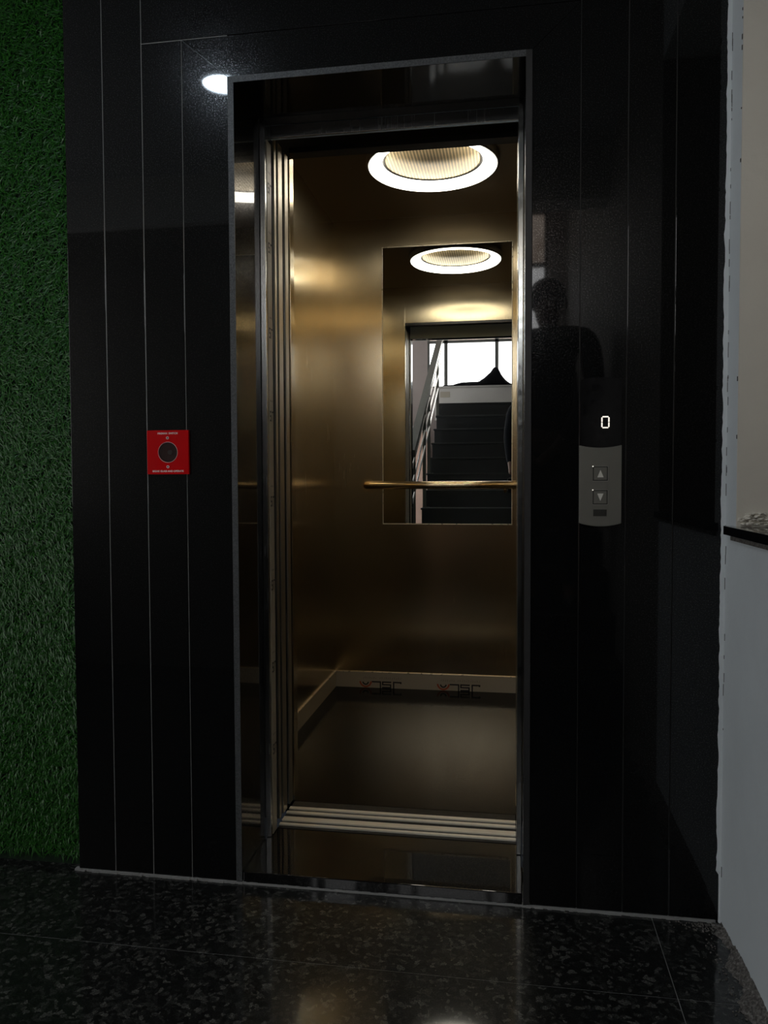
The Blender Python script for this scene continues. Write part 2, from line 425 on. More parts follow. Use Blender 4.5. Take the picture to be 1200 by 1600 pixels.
# rough mortar left on the reveal just above the sill and along the foot of the wall
def mortar():
    bm = bmesh.new(); rnd = random.Random(5)
    def patch(x0, x1, y0, y1, z0, z1, n):
        for i in range(n):
            c = Vector((rnd.uniform(x0, x1), rnd.uniform(y0, y1), rnd.uniform(z0, z1)))
            s = rnd.uniform(.0025, .008)
            r = bmesh.ops.create_icosphere(bm, subdivisions=1, radius=s, matrix=Matrix.Translation(c) @ Matrix.Diagonal((rnd.uniform(.8, 1.6), rnd.uniform(.6, 1.4), rnd.uniform(.3, .7), 1)))
    patch(XR+.006, XR+.2, -.099, -.094, .958, .985, 160)
    o = build('trim_11', bm, M['wall_beige']); mark(o, kind='structure')
    # mortar wedge on the floor
    bm = bmesh.new(); n, k = 180, 8; grid = []
    for i in range(n+1):
        y = -.015-i*1.4/n; wd = .008+.024*min(1, i/40)+.010*math.sin(i*.37)+.007*rnd.random()
        row = []
        for j in range(k+1):
            u = j/k; x = XR+.002-wd*u; z = .026*(1-u)**1.5*min(1, .3+i/30)+(.0045*rnd.random() if 0 < j < k else 0)+.0005
            row.append(bm.verts.new((x+rnd.uniform(-.002, .002)*(j > 0), y, z if j < k else 0)))
        grid.append(row)
    for i in range(n):
        for j in range(k): bm.faces.new((grid[i][j], grid[i][j+1], grid[i+1][j+1], grid[i+1][j]))
    o = build('baseboard_right', bm, M['grout']); mark(o, kind='structure')
    # crumbs swept into the corner
    bm = bmesh.new()
    for i in range(260):
        u = rnd.random(); x = XR-.01-abs(rnd.gauss(0, .035)); y = -.012-abs(rnd.gauss(0, .018))
        if rnd.random() < .5: y = -.02-u*.5; x = XR-.035-abs(rnd.gauss(0, .012))
        s = rnd.uniform(.0008, .0028)
        bmesh.ops.create_icosphere(bm, subdivisions=1, radius=s, matrix=Matrix.Translation((x, y, s*.6)))
    o = build('mortar_crumbs', bm, M['grout']); mark(o, 'pale mortar crumbs scattered on the floor in the right corner', 'crumbs', kind='stuff')
mortar()
# left part: wall under the artificial grass, hall's left wall with added, unseen fill windows
mark(boxes('wall_front_left', [(-3.0, -1.160, .030, .20, 0, CEIL)], M['grass_base']), kind='structure')
mark(boxes('wall_left', [(-3.1, -3.0, -.55, .2, 0, CEIL), (-3.1, -3.0, -2.2, -.55, 0, .9), (-3.1, -3.0, -2.2, -.55, 2.3, CEIL),
                         (-3.1, -3.0, -5.4, -2.2, 0, 3.85)], M['white']), kind='structure')
def fill_windows():
    t = empty('fill_window_3', (-3.0, -1.37, .9)); mark(t, kind='structure')  # unseen window added to light the right wall
    boxes('window_frame', [(-3.06, -3.0, -2.2, -.55, .90, .94), (-3.06, -3.0, -2.2, -.55, 2.26, 2.30), (-3.06, -3.0, -2.2, -2.16, .94, 2.26),
                           (-3.06, -3.0, -.59, -.55, .94, 2.26), (-3.06, -3.0, -1.39, -1.35, .94, 2.26)], M['frame_grey'], t)
    boxes('pane', [(-3.05, -3.04, -2.17, -.58, .93, 2.27)], M['pane_fill'], t)
    t = empty('fill_window_4', (-3.0, -3.4, .5)); mark(t, kind='structure')  # unseen window added to brighten the salmon wall
    boxes('window_frame', [(-3.0, -2.97, -4.3, -2.5, .50, .54), (-3.0, -2.97, -4.3, -2.5, 2.16, 2.20), (-3.0, -2.97, -4.3, -4.26, .54, 2.16), (-3.0, -2.97, -2.54, -2.5, .54, 2.16)], M['frame_grey'], t)
    boxes('pane', [(-2.995, -2.985, -4.27, -2.53, .53, 2.17)], M['pane'], t)
fill_windows()
# back wall over the stair landing with its two windows
YB = -5.2
def wall_back():
    bm = bmesh.new()
    wl, wr, zb, ztop = -1.125, .33, 2.352, 3.45
    wl2, wr2 = -2.3, -1.355
    y0, y1 = YB-.15, YB
    box(bm, wl2, wr, y0, y1, ztop, 3.8, 0, 0)
    box(bm, wr, .75, y0, y1, 0, 3.8, 0, 0)
    box(bm, wl+.1, wr, y0, y1, 1.9, zb, 0, 1)         # grey parapet band under the window
    box(bm, -3.0, wl+.1, y0, y1, 0, zb, 0, 0)
    box(bm, wr2, wl, y0, y1, zb, ztop, 0, 0)
    box(bm, -3.0, wl2, y0, y1, zb, 3.8, 0, 0)
    box(bm, wl+.1, wr, y0, y1, 0, 1.9, 0, 0)
    o = build('wall_back', bm, [M['mauve'], M['parapet']]); mark(o, kind='structure')
    t = empty('window_1', ((wl+wr)/2, YB, zb)); mark(t, kind='structure')
    F = [(wl, wr, YB-.05, YB, zb, zb+.02), (wl, wr, YB-.05, YB, ztop-.03, ztop), (wl, wl+.03, YB-.05, YB, zb, ztop), (wr-.03, wr, YB-.05, YB, zb, ztop),
         (-.895, -.845, YB-.05, YB+.01, zb, ztop), (-.20, -.15, YB-.05, YB+.01, zb, ztop), (wl, wr, YB-.05, YB+.01, 2.955, 2.995)]
    boxes('window_frame', F, M['frame_grey'], t, bev=.002)
    boxes('pane', [(wl+.01, wr-.01, YB-.04, YB-.03, zb+.01, 2.97)], M['pane'], t)
    boxes('pane', [(wl+.01, wr-.01, YB-.04, YB-.03, 2.975, ztop-.01)], M['pane_up'], t)
    t = empty('window_2', ((wl2+wr2)/2, YB, zb)); mark(t, kind='structure')
    boxes('window_frame', [(wl2, wr2, YB-.05, YB, zb, zb+.02), (wl2, wr2, YB-.05, YB, ztop-.03, ztop), (wl2, wl2+.03, YB-.05, YB, zb, ztop), (wr2-.012, wr2, YB-.05, YB, zb, ztop)], M['frame_grey'], t)
    boxes('pane', [(wl2+.01, wr2-.005, YB-.04, YB-.03, zb+.01, ztop-.01)], M['pane'], t)
def pane_up():
    m, nt, b = new_mat('stained_window_pane'); v = coords(nt); n = noise(nt, v, 7, 5, 0.75)
    nt.links.new(ramp(nt, n, [(0.35, (0.30, 0.22, 0.17)), (0.65, (0.62, 0.52, 0.44))]), b.inputs['Emission Color'])
    b.inputs['Emission Strength'].default_value = WINDOW_STRENGTH*.8; b.inputs['Base Color'].default_value = (.3, .3, .3, 1)
    return m
M['pane_up'] = pane_up()
wall_back()

# ================================================================== ARTIFICIAL GRASS
def grass():
    rng = np.random.default_rng(4)
    def batch(n, x0, x1, z0, z1):
        root = np.stack([rng.uniform(x0, x1, n), np.full(n, .0295), rng.uniform(z0, z1, n)], 1)
        ang = rng.normal(-math.pi/2, 1.0, n)              # mostly drooping down
        L = rng.uniform(.018, .036, n); out = rng.uniform(.35, 1.0, n)
        wdt = rng.uniform(.0009, .0017, n)
        d = np.stack([np.cos(ang), np.zeros(n), np.sin(ang)], 1)
        side = np.stack([-np.sin(ang), np.zeros(n), np.cos(ang)], 1)
        o = np.array([0, -1., 0])
        p0 = root; p1 = root + d*(L*.35)[:, None] + o*(L*.45*out)[:, None]
        p2 = root + d*(L*.95)[:, None] + o*(L*.55*out)[:, None]
        p1[:, 1] = np.maximum(p1[:, 1], .002)
        p2[:, 1] = np.maximum(p2[:, 1], -.004)
        w1 = side*wdt[:, None]
        return np.stack([p0-w1, p0+w1, p1+w1, p1-w1, p2], 1).reshape(-1, 3)
    V = np.concatenate([batch(92000, -1.95, -1.166, .035, 2.72), batch(40000, -2.98, -1.95, .035, 2.72)])
    n = len(V)//5; b = np.arange(n)*5
    me = bpy.data.meshes.new('artificial_grass')
    faces = np.concatenate([np.stack([b, b+1, b+2, b+3], 1).ravel(), np.stack([b+3, b+2, b+4], 1).ravel()])
    me.vertices.add(len(V)); me.vertices.foreach_set('co', V.ravel())
    me.loops.add(len(faces)); me.loops.foreach_set('vertex_index', faces)
    me.polygons.add(2*n)
    me.polygons.foreach_set('loop_start', np.concatenate([np.arange(n)*4, 4*n+np.arange(n)*3]))
    me.polygons.foreach_set('loop_total', np.concatenate([np.full(n, 4), np.full(n, 3)]))
    me.update(); me.validate()
    o = link_mesh('artificial_grass', me, M['grass'])
    mark(o, 'green artificial grass covering the wall left of the black granite', 'grass', kind='stuff')
grass()

# ================================================================== ELEVATOR CAR
CX0, CX1, CY0, CY1, CZ0, CZ1 = -.860, .240, .455, 1.85, .035, 2.328
car = empty('elevator_car', (-.31, 1.15, 0), 'open elevator car with brushed champagne steel walls behind the doorway', 'elevator')
boxes('car_floor', [(CX0-.02, CX1+.02, .456, CY1+.02, .0, CZ0)], M['car_floor'], car)
boxes('side_wall', [(CX0-.02, CX0, .505, CY1, CZ0, CZ1)], M['gold'], car)
boxes('side_wall', [(CX1, CX1+.02, .505, CY1, CZ0, CZ1)], M['gold'], car)
boxes('rear_wall', [(CX0-.02, CX1+.02, CY1, CY1+.02, CZ0, CZ1)], M['gold'], car)
boxes('car_ceiling', [(CX0-.02, CX1+.02, .44, CY1+.02, CZ1, CZ1+.02)], M['ceil_metal'], car)
boxes('front_return', [(CX0-.02, -.680, .462, .505, CZ0, CZ1)], M['gold'], car, bev=.001)
boxes('front_return', [(.021, CX1+.02, .462, .505, CZ0, CZ1)], M['gold'], car, bev=.001)
boxes('transom', [(-.680, .021, .455, .505, 2.0965, CZ1)], M['gold'], car)
boxes('transom_lip', [(-.68, .021, .457, .5035, 2.081, 2.096)], M['dark_metal'], car)
for a in ((CX0, CX0+.006, .51, CY1-.001), (CX1-.006, CX1, .51, CY1-.001)):
    mark(boxes('skirting', [(*a, CZ0, CZ0+.075)], M['film'], car), 'beige protective film on the skirting')
def skirt_edge(parent, lst): boxes('film_edge', lst, M['film_edge'], parent)
rear_sk = boxes('skirting', [(CX0, CX1, CY1-.008, CY1-.0005, CZ0, CZ0+.075)], M['film'], car)
skirt_edge(rear_sk, [(CX0, CX1, CY1-.0085, CY1-.0003, CZ0+.075, CZ0+.0785)])
left_sk = boxes('skirting_cap', [(CX0, CX0+.0075, .9, CY1-.009, CZ0+.075, CZ0+.079)], M['film_edge'], car)

# printed logo on the film: letters J S L and two nested arcs, printed upside down here
def strokes(bm, segs, t, place, mi=0, depth=.0005):
    for (x0, y0, x1, y1) in segs:
        a, b = min(x0, x1)-t/2, max(x0, x1)+t/2; c, d = min(y0, y1)-t/2, max(y0, y1)+t/2
        vs = []
        for dz in (0, depth):
            vs.append([bm.verts.new(place(px, py, dz)) for px, py in ((a, c), (b, c), (b, d), (a, d))])
        bm.faces.new(vs[1]).material_index = mi
        for i in range(4): bm.faces.new((vs[0][i], vs[0][(i+1) % 4], vs[1][(i+1) % 4], vs[1][i])).material_index = mi
def arc(bm, cx, cy, r, t, a0, a1, place, mi, depth=.0005, n=18):
    pr = None
    for i in range(n+1):
        a = a0+(a1-a0)*i/n
        q = [bm.verts.new(place(cx+(r+s*t/2)*math.cos(a), cy+(r+s*t/2)*math.sin(a), depth)) for s in (-1, 1)]
        if pr: bm.faces.new((pr[0], pr[1], q[1], q[0])).material_index = mi
        pr = q
J = [(.9, 1, .9, 0), (.9, 0, 0, 0), (0, 0, 0, .12)]
S = [(1, 1, 0, 1), (0, 1, 0, .5), (0, .5, 1, .5), (1, .5, 1, 0), (1, 0, 0, 0)]
Lt = [(0, 1, 0, 0), (0, 0, 1, 0)]
def logo(parent, ox, oz, h, place_fn, letters='JSL', icon=True, small=True):
    bm = bmesh.new(); wl = h*1.5; gap = h*.42; x = 0
    for ch, sg in zip('JSL', (J, S, Lt)):
        if ch in letters:
            strokes(bm, [(x+a*wl, b*h, x+c*wl, d*h) for a, b, c, d in sg], h*.26, place_fn)
        x += wl+gap
    if icon:
        cx = x+h*.9
        arc(bm, cx, -.10*h, h*1.05, h*.30, 0.05, math.pi-.05, place_fn, 1)
        arc(bm, cx, .02*h, h*.50, h*.26, 0.05, math.pi-.05, place_fn, 0)
    if small:
        n = 19
        for i in range(n):
            if i == 11: continue
            xx = i*(x+h*1.6)/n
            strokes(bm, [(xx, -.62*h, xx+h*.16, -.62*h), (xx, -.62*h, xx, -.86*h), (xx, -.86*h, xx+h*.16, -.86*h)][: 2 + i % 2], h*.055, place_fn, 2)
    return build('printed_logo', bm, [M['ink'], M['orange'], M['greyink']], parent)
for x1, zc in ((-.527, .0), (-.1405, .0)):
    hh = .0265; yy = CY1-.0082
    # rotated 180 degrees: local (u,v) -> (x1-u, z0-v)
    logo(rear_sk, 0, 0, hh, (lambda X1: (lambda u, v, d: (X1-u, yy-d, CZ0+.0300-v)))(x1))

# mirror on the rear wall
def mirror():
    t = empty('wall_mirror', (-.30, CY1, .85), 'tall frameless mirror on the rear wall of the elevator car', 'mirror')
    x0, x1, z0, z1 = -.6115, .0105, .852, 2.189
    y = CY1
    boxes('mirror_glass', [(x0, x1, y-.006, y-.0005, z0, z1)], M['mirror'], t, bev=.0012)
    boxes('mirror_edge', [(x0-.003, x0, y-.008, y-.0005, z0-.003, z1+.003), (x1, x1+.003, y-.008, y-.0005, z0-.003, z1+.003),
                          (x0-.003, x1+.003, y-.008, y-.0005, z0-.004, z0), (x0-.003, x1+.003, y-.008, y-.0005, z1, z1+.003)], M['film_edge'], t)
mirror()
# handrail
def handrail():
    t = empty('handrail', (-.31, CY1, 1.03), 'round brass handrail across the rear wall in front of the mirror', 'handrail')
    bm = bmesh.new(); y = 1.79; z = 1.040; r = .0185
    xa, xb = -.690, .075
    pts = [(xa+.0, CY1-.001, z), (xa, y+.03, z), (xa+.008, y+.010, z), (xa+.028, y, z), (xb-.028, y, z), (xb-.008, y+.01, z), (xb, y+.03, z), (xb, CY1-.001, z)]
    tube(bm, pts, r, 20); build('rail', bm, M['railgold'], t)
    for xx in (-.02,):
        bm = bmesh.new(); tube(bm, [(xx, y, z-.012), (xx, y+.01, z-.030), (xx, CY1-.007, z-.032)], .007, 10)
        build('bracket', bm, M['railgold'], t)
    for xx in (xa, xb):
        bm = bmesh.new(); tube(bm, [(xx, CY1-.006, z), (xx, CY1-.0008, z)], .032, 24); build('flange', bm, M['railgold'], t)
handrail()
# ring light
def ring_light():
    cx, cy, zc = -.302, 1.180, CZ1
    t = empty('ceiling_light', (cx, cy, zc), 'round glowing ring ceiling light with a perforated brass centre in the elevator car', 'ceiling light')
    bm = bmesh.new()
    lathe(bm, [(.262, zc), (.262, zc-.028), (.258, zc-.032), (.252, zc-.032), (.252, zc-.010), (.190, zc-.010), (.190, zc)], cx, cy)
    build('housing', bm, M['dark_metal'], t)
    bm = bmesh.new()
    lathe(bm, [(.2515, zc-.011), (.2515, zc-.034), (.247, zc-.038), (.235, zc-.038), (.202, zc-.020), (.198, zc-.015), (.198, zc-.011)], cx, cy, closed=True)
    build('light_ring', bm, M['ring'], t)
    bm = bmesh.new()
    lathe(bm, [(.0001, zc-.004), (.1975, zc-.004), (.1975, zc-.0085), (.0001, zc-.0085)], cx, cy)
    build('grille', bm, M['grille'], t)
ring_light()

# ================================================================== DOORWAY METALWORK
mark(boxes('door_threshold', [(-.690, .034, -.001, .262, .0015, .033)], M['granite'], bev=.0022), 'polished black granite threshold slab in front of the elevator sills', 'threshold')
# steel architrave of the landing door
fr = empty('door_frame', (-.33, .22, 0), 'grey steel landing door frame inside the granite reveal', 'door frame')
boxes('left_jamb', [(-.692, -.677, .2, .256, .034, 2.0705)], M['steel'], fr, bev=.0015)
boxes('right_jamb', [(.0215, .0352, .2, .345, .034, 2.07)], M['chrome'], fr, bev=.0015)
boxes('head', [(-.692, .035, .200, .246, 2.071, 2.09)], M['dark_metal'], fr, bev=.0008)
boxes('head_back', [(-.676, .0212, .256, .2615, 2.036, 2.117)], M['blue_steel'], fr)
boxes('head_face', [(-.676, .0212, .247, .2555, 2.037, 2.0705)], M['steel'], fr, bev=.0008)
film = mark(boxes('jamb_film', [(-.6768, -.6755, .217, .254, .036, 2.02)], M['film'], fr), 'beige film strip printed with repeated black logos')
bm = bmesh.new()
for zc in (1.905-.0, 1.738, 1.498, 1.262, 1.018, .776, .537, .297):
    pf = lambda u, v, d, z0=zc: (-.6754+d, .2175+u*.036, z0+v)
    for (u0, v0, u1, v1) in ((.60, .0, .97, -.005), (.60, -.030, .70, -.004), (.10, 0, .46, -.005), (.10, -.005, .22, -.014), (.10, -.0125, .46, -.0175), (.34, -.0175, .46, -.026), (.10, -.025, .46, -.030),
                             (.20, .026, .28, .031), (.45, .026, .53, .031), (.70, .026, .78, .031)):
        q = [bm.verts.new(pf(a_, b_, .0003)) for a_, b_ in ((u0, v0), (u1, v0), (u1, v1), (u0, v1))]
        bm.faces.new(q)
build('printed_marks', bm, M['ink'], film)

def sliding_door(name, y0, y1, z0, z1, label, x1=-.6815, wdt=.39):
    t = empty(name, (x1-wdt/2, (y0+y1)/2, z0), label, 'elevator door', 'sliding doors parked in the left pocket')
    boxes('door_panel', [(x1-wdt, x1-.004, y0, y1, z0, z1)], M['steel'], t, bev=.001)
    boxes('leading_edge', [(x1-.0038, x1, y0+.0005, y1-.0005, z0, z1)], M['warm_steel'], t, bev=.0008)
sliding_door('landing_door', .303, .322, .042, 2.068, 'narrow edge of the landing door panel parked nearest the left jamb')
sliding_door('car_door', .343, .383, .042, 2.066, 'wide edge of the middle door panel parked left of the doorway')
sliding_door('car_door', .412, .446, .042, 2.066, 'edge of the innermost door panel parked beside the car wall')
# sills with ridges
def door_sill(name, y0, y1, ridges, label, x0=-.70, x1=.0205):
    t = empty(name, (-.33, (y0+y1)/2, .01), label, 'door sill', 'aluminium door sills')
    boxes('sill_body', [(x0, x1, y0, y1, .008, .0345)], M['groove'], t)
    for a, b in ridges: boxes('ridge', [(x0, x1, a, b, .0345, .0395)], M['alu'], t, bev=.0008)
door_sill('landing_sill', .263, .347, [(.276, .289), (.305, .331)], 'ridged aluminium landing sill just behind the granite threshold', x0=-.676)
door_sill('car_sill', .349, .4545, [(.357, .372), (.388, .404)], 'ridged aluminium car sill at the edge of the car floor', x0=-.678)

# ================================================================== CALL PANEL
def call_panel():
    t = empty('call_panel', (.2136, 0, .95), 'tall black and grey elevator call panel on the granite right of the doorway', 'elevator call panel')
    def top_arc(xa, xb, za, zm, n=12): return [(xa+(xb-xa)*i/n, za+(zm-za)*(1-(2*i/n-1)**2)) for i in range(n+1)]
    bm = bmesh.new()
    prism(bm, [(.1678, 1.10), (.2610, 1.10)] + list(reversed(top_arc(.1678, .2610, 1.2985, 1.3042))), -.014, 0)
    o = build('display_cover', bm, M['black_plastic'], t)
    bm = bmesh.new()
    prism(bm, list(top_arc(.1649, .2622, .9575, .9500)) + list(reversed(top_arc(.1649, .2622, 1.1435, 1.1374))), -.0175, 0)
    p = build('face_plate', bm, M['panel'], t)
    md = p.modifiers.new('b', 'BEVEL'); md.width = .0012; md.segments = 2; md.limit_method = 'ANGLE'
    y = -.0145
    # the digit 0, six segments
    x0, x1, z0, z1 = .2150, .2340, 1.1835, 1.2122; zm = (z0+z1)/2; th = .0030; g = .0011
    bm = bmesh.new()
    def seg(a, b, c, d): box(bm, a, b, y-.0006, y+.0004, c, d)
    seg(x0+th*.6+g, x1-th*.6-g, z1-th, z1); seg(x0+th*.6+g, x1-th*.6-g, z0, z0+th)
    for xa in (x0, x1-th):
        seg(xa, xa+th, zm+g*.6, z1-th*.6-g); seg(xa, xa+th, z0+th*.6+g, zm-g*.6)
    mark(build('display_digit', bm, M['led'], o), 'lit white digit 0')
    for (zb, up) in ((1.0759, True), (1.0197, False)):
        xc = .2135; s = .0173; yf = -.0175
        b = boxes('button', [(xc-s+.0025, xc+s-.0025, yf-.0022, yf+.001, zb-s+.0025, zb+s-.0025)], M['panel'], t, bev=.0006)
        boxes('button_gap', [(xc-s, xc+s, yf-.0008, yf+.001, zb-s, zb-s+.0022), (xc-s, xc+s, yf-.0008, yf+.001, zb+s-.0022, zb+s),
                             (xc-s, xc-s+.0022, yf-.0008, yf+.001, zb-s, zb+s), (xc+s-.0022, xc+s, yf-.0008, yf+.001, zb-s, zb+s)], M['panel_dark'], b)
        boxes('edge_highlight', [(xc-s-.0006, xc+s+.0006, yf-.0011, yf+.001, zb-s-.0008, zb-s), (xc+s, xc+s+.0008, yf-.0011, yf+.001, zb-s, zb+s), (xc-s, xc+s, yf-.0011, yf+.001, zb+s, zb+s+.0007)], M['panel_highlight'], b)  # edge highlights drawn in as lighter strips
        bm = bmesh.new(); h = .0088; q = 1 if up else -1
        prism(bm, [(xc-.0072, zb-q*h), (xc+.0072, zb-q*h), (xc, zb+q*h)], yf-.0030, yf-.0020)
        mark(build('arrow', bm, M['arrow'], b), 'pale arrow pointing up' if up else 'pale arrow pointing down')
        bm = bmesh.new(); bmesh.ops.create_uvsphere(bm, u_segments=12, v_segments=8, radius=.0014, matrix=Matrix.Translation((xc-s, yf-.001, zb+s)))
        build('indicator', bm, M['led'], b)
    bm = bmesh.new(); yf = -.0175
    # small embossed emblem under the buttons
    box(bm, .1975, .2285, yf-.0006, yf+.001, .9745, .9905)
    for i in range(4): box(bm, .199+i*.0048, .2022+i*.0048, yf-.0011, yf, .978, .982)
    for i in range(4): box(bm, .199+i*.0048, .2022+i*.0048, yf-.0011, yf, .984, .988)
    box(bm, .2195, .2265, yf-.0011, yf, .980, .983); box(bm, .224, .2265, yf-.0011, yf, .977, .987)
    build('emblem', bm, M['panel_dark'], t)
call_panel()

# ================================================================== FIRE SWITCH
def fire_switch():
    cx, cz = -.8808, 1.1374; h = .0573
    t = empty('fire_switch', (cx, 0, cz-h), 'red square fire switch with a round glass window left of the doorway', 'fire switch')
    bm = bmesh.new()
    # front plate with a round hole
    n = 48; yf = -.0075; R = .0262
    sq = []
    for k in range(n):
        a = 2*math.pi*k/n; c, s = math.cos(a), math.sin(a); m_ = h/max(abs(c), abs(s)); sq.append((c*m_, s*m_))
    for y in (yf,):
        o_ = [bm.verts.new((cx+x, y, cz+z)) for x, z in sq]; i_ = [bm.verts.new((cx+R*math.cos(2*math.pi*k/n), y, cz+R*math.sin(2*math.pi*k/n))) for k in range(n)]
        j_ = [bm.verts.new((cx+R*math.cos(2*math.pi*k/n), y+.006, cz+R*math.sin(2*math.pi*k/n))) for k in range(n)]
        ob = [bm.verts.new((cx+x, 0, cz+z)) for x, z in sq]
        for k in range(n):
            l = (k+1) % n
            bm.faces.new((o_[k], o_[l], i_[l], i_[k])); bm.faces.new((i_[k], i_[l], j_[l], j_[k])); bm.faces.new((o_[k], ob[k], ob[l], o_[l]))
        bm.faces.new(ob)
    body = build('housing', bm, M['red'], t)
    bm = bmesh.new(); tube(bm, [(cx, -.0022, cz), (cx, -.0008, cz)], R, 40); build('switch_well', bm, M['red_dark'], t)
    bm = bmesh.new(); tube(bm, [(cx+.004, -.0050, cz), (cx+.004, -.0022, cz)], .006, 20); build('toggle', bm, M['dark_metal'], t)
    bm = bmesh.new(); tube(bm, [(cx, -.0066, cz), (cx, -.0056, cz)], R+.0002, 40); build('glass', bm, M['glass'], t)
    bm = bmesh.new()
    pr = [(cx+(R+.0004)*math.cos(2*math.pi*k/48), -.0077, cz+(R+.0004)*math.sin(2*math.pi*k/48)) for k in range(49)]
    tube(bm, pr, .0005, 6); build('glass_rim', bm, M['redtext'], t)
    for dz in (.0375, -.0378):
        bm = bmesh.new(); tube(bm, [(cx, -.0092, cz+dz), (cx, -.0070, cz+dz)], .0036, 20); s = build('screw', bm, M['redtext'], t)
        bm = bmesh.new(); tube(bm, [(cx, -.0096, cz+dz), (cx, -.0088, cz+dz)], .0019, 16); build('screw_socket', bm, M['ink'], s)
    place_text('lettering', text_mesh('FIREMAN  SWITCH', .0066, .0002, 1.0, 1.0, .00018), M['redtext'], (cx, -.0078, cz+.0490), t)
    place_text('lettering', text_mesh('BREAK GLASS AND OPERATE', .0066, .0002, 1.0, 1.0, .00018), M['redtext'], (cx, -.0078, cz-.0495), t)
fire_switch()

# ================================================================== HALL DOWNLIGHT
def downlight():
    cx, cy = -1.205, -1.290
    t = empty('ceiling_downlight', (cx, cy, CEIL), 'round cold white downlight in the hall ceiling, seen reflected in the granite', 'downlight')
    bm = bmesh.new(); lathe(bm, [(.098, CEIL), (.098, CEIL-.006), (.086, CEIL-.010), (.084, CEIL-.004), (.084, CEIL)], cx, cy, 48); build('trim_ring', bm, M['white'], t)
    bm = bmesh.new(); lathe(bm, [(.0001, CEIL-.003), (.084, CEIL-.003), (.084, CEIL-.0045), (.0001, CEIL-.0045)], cx, cy, 48); build('light_disc', bm, M['spot'], t)
downlight()

# ================================================================== STAIR AND BALUSTRADE (behind the camera, seen in the mirror)
T_, R_, Y0_, Z0_ = .28, .182, -2.42, .780
def stair_z(k): return 0 if k < -3 else Z0_+R_*k
XL = -.90
def stairs():
    t = empty('staircase', (-.2, -1.58, 0), 'dark stone staircase climbing away from the elevator, reflected in the mirror', 'staircase')
    for k in range(-3, 8):
        y1 = Y0_-T_*k; y0 = y1-T_ if k < 7 else YB+.01
        z = stair_z(k) if k < 7 else 2.052; zb = max(0, z-.36)
        st = boxes('step', [(XL, XR-.003, y0-.0, y1-.012, zb if k > -2 else 0.001, z-.02)], M['step'], t)
        boxes('tread', [(XL-.01, XR-.003, y0-(.0 if k < 7 else -.0), y1, z-.0198, z)], M['step'], st)
        boxes('nosing', [(XL-.01, XR-.003, y1+.0002, y1+.0022, z-.006, z+.0004)], M['nosing'], st)
stairs()
def railing():
    t = empty('stair_railing', (-.9, -1.5, 0), 'stainless stair balustrade with a wide sloping handrail and thin bars, reflected in the mirror', 'railing')
    xr = -.885
    A = Vector((xr, -1.42, 1.315)); B = Vector((xr-.005, -4.55, 2.91))
    def lerp(u): return A+(B-A)*u
    bm = bmesh.new(); w2, h2 = .036, .026
    vs = [[bm.verts.new(P+Vector((dx, 0, dz))) for dx, dz in ((-w2, -h2), (w2, -h2), (w2, h2), (-w2, h2))] for P in (A, B)]
    for i in range(4): bm.faces.new((vs[0][i], vs[0][(i+1) % 4], vs[1][(i+1) % 4], vs[1][i]))
    bm.faces.new(vs[0]); bm.faces.new(vs[1]); build('handrail_bar', bm, M['railsteel'], t)
    for off, r in ((.14, .008), (.30, .008), (.46, .008)):
        bm = bmesh.new(); tube(bm, [A-Vector((-.012, 0, off)), B-Vector((-.012, 0, off))], r, 10); build('thin_bar', bm, M['railthin'], t)
    for yk, k in ((-1.63, -3), (-2.42-.14, 0), (-3.02, 2), (-4.10, 6)):
        u = (yk-A.y)/(B.y-A.y); P = lerp(u)
        kk = math.floor((Y0_-yk)/T_+1e-6); z = stair_z(kk)
        boxes('post', [(xr-.017, xr+.017, yk-.017, yk+.017, z+.001, P.z-.028)], M['railsteel'], t)
        boxes('post_foot', [(xr-.017, xr+.045, yk-.035, yk+.035, z+.001, z+.007)], M['railsteel'], t)
railing()
# lower side room beyond the balustrade
mark(boxes('wall_side', [(-3.0, -1.06, -4.60, -4.50, 0, 1.70)], M['pink']), kind='structure')
mark(boxes('trim_12', [(-3.0, -1.055, -4.62, -4.46, 1.70, 1.775)], M['white']), kind='structure')
# heap of black cloth on the window sill
def cloth_heap():
    top = [(-.90, .010), (-.764, .012), (-.70, .035), (-.642, .047), (-.53, .050), (-.416, .052), (-.34, .100), (-.27, .168), (-.215, .225), (-.175, .252), (-.140, .20), (-.115, .147), (-.05, .06), (.014, .015), (.16, .008)]
    bm = bmesh.new(); rnd = random.Random(2); rows = []
    zb = 2.354
    X = np.linspace(-.90, .16, 44); H = np.interp(X, [a for a, _ in top], [b for _, b in top])
    for j, (yy, f) in enumerate(((-5.198, .0), (-5.197, .9), (-5.175, 1.0), (-5.15, .93), (-5.125, .6), (-5.105, .25), (-5.10, .0))):
        rows.append([bm.verts.new((x, yy+.10-.0+rnd.uniform(-.004, .004), zb+h*f*(1+rnd.uniform(-.05, .05)))) for x, h in zip(X, H)])
    for a, b in zip(rows[:-1], rows[1:]):
        for i in range(len(X)-1): bm.faces.new((a[i], a[i+1], b[i+1], b[i]))
    bm.faces.new(list(rows[0])+list(reversed(rows[-1])))
    o = build('cloth_heap', bm, M['cloth'], smooth=True)
    mark(o, 'black cloth bundled into a peak on the window ledge, reflected in the mirror', 'cloth')
mark(boxes('trim_13', [(XL-.12, XR-.002, YB, YB+.13, 2.335, 2.353)], M['parapet']), kind='structure')
cloth_heap()
mark(boxes('wall_plate', [(-.949, -.816, YB+.001, YB+.006, 2.213, 2.292)], M['plate'], bev=.001), 'small cream plate fixed to the grey band under the stair window', 'sign plate')

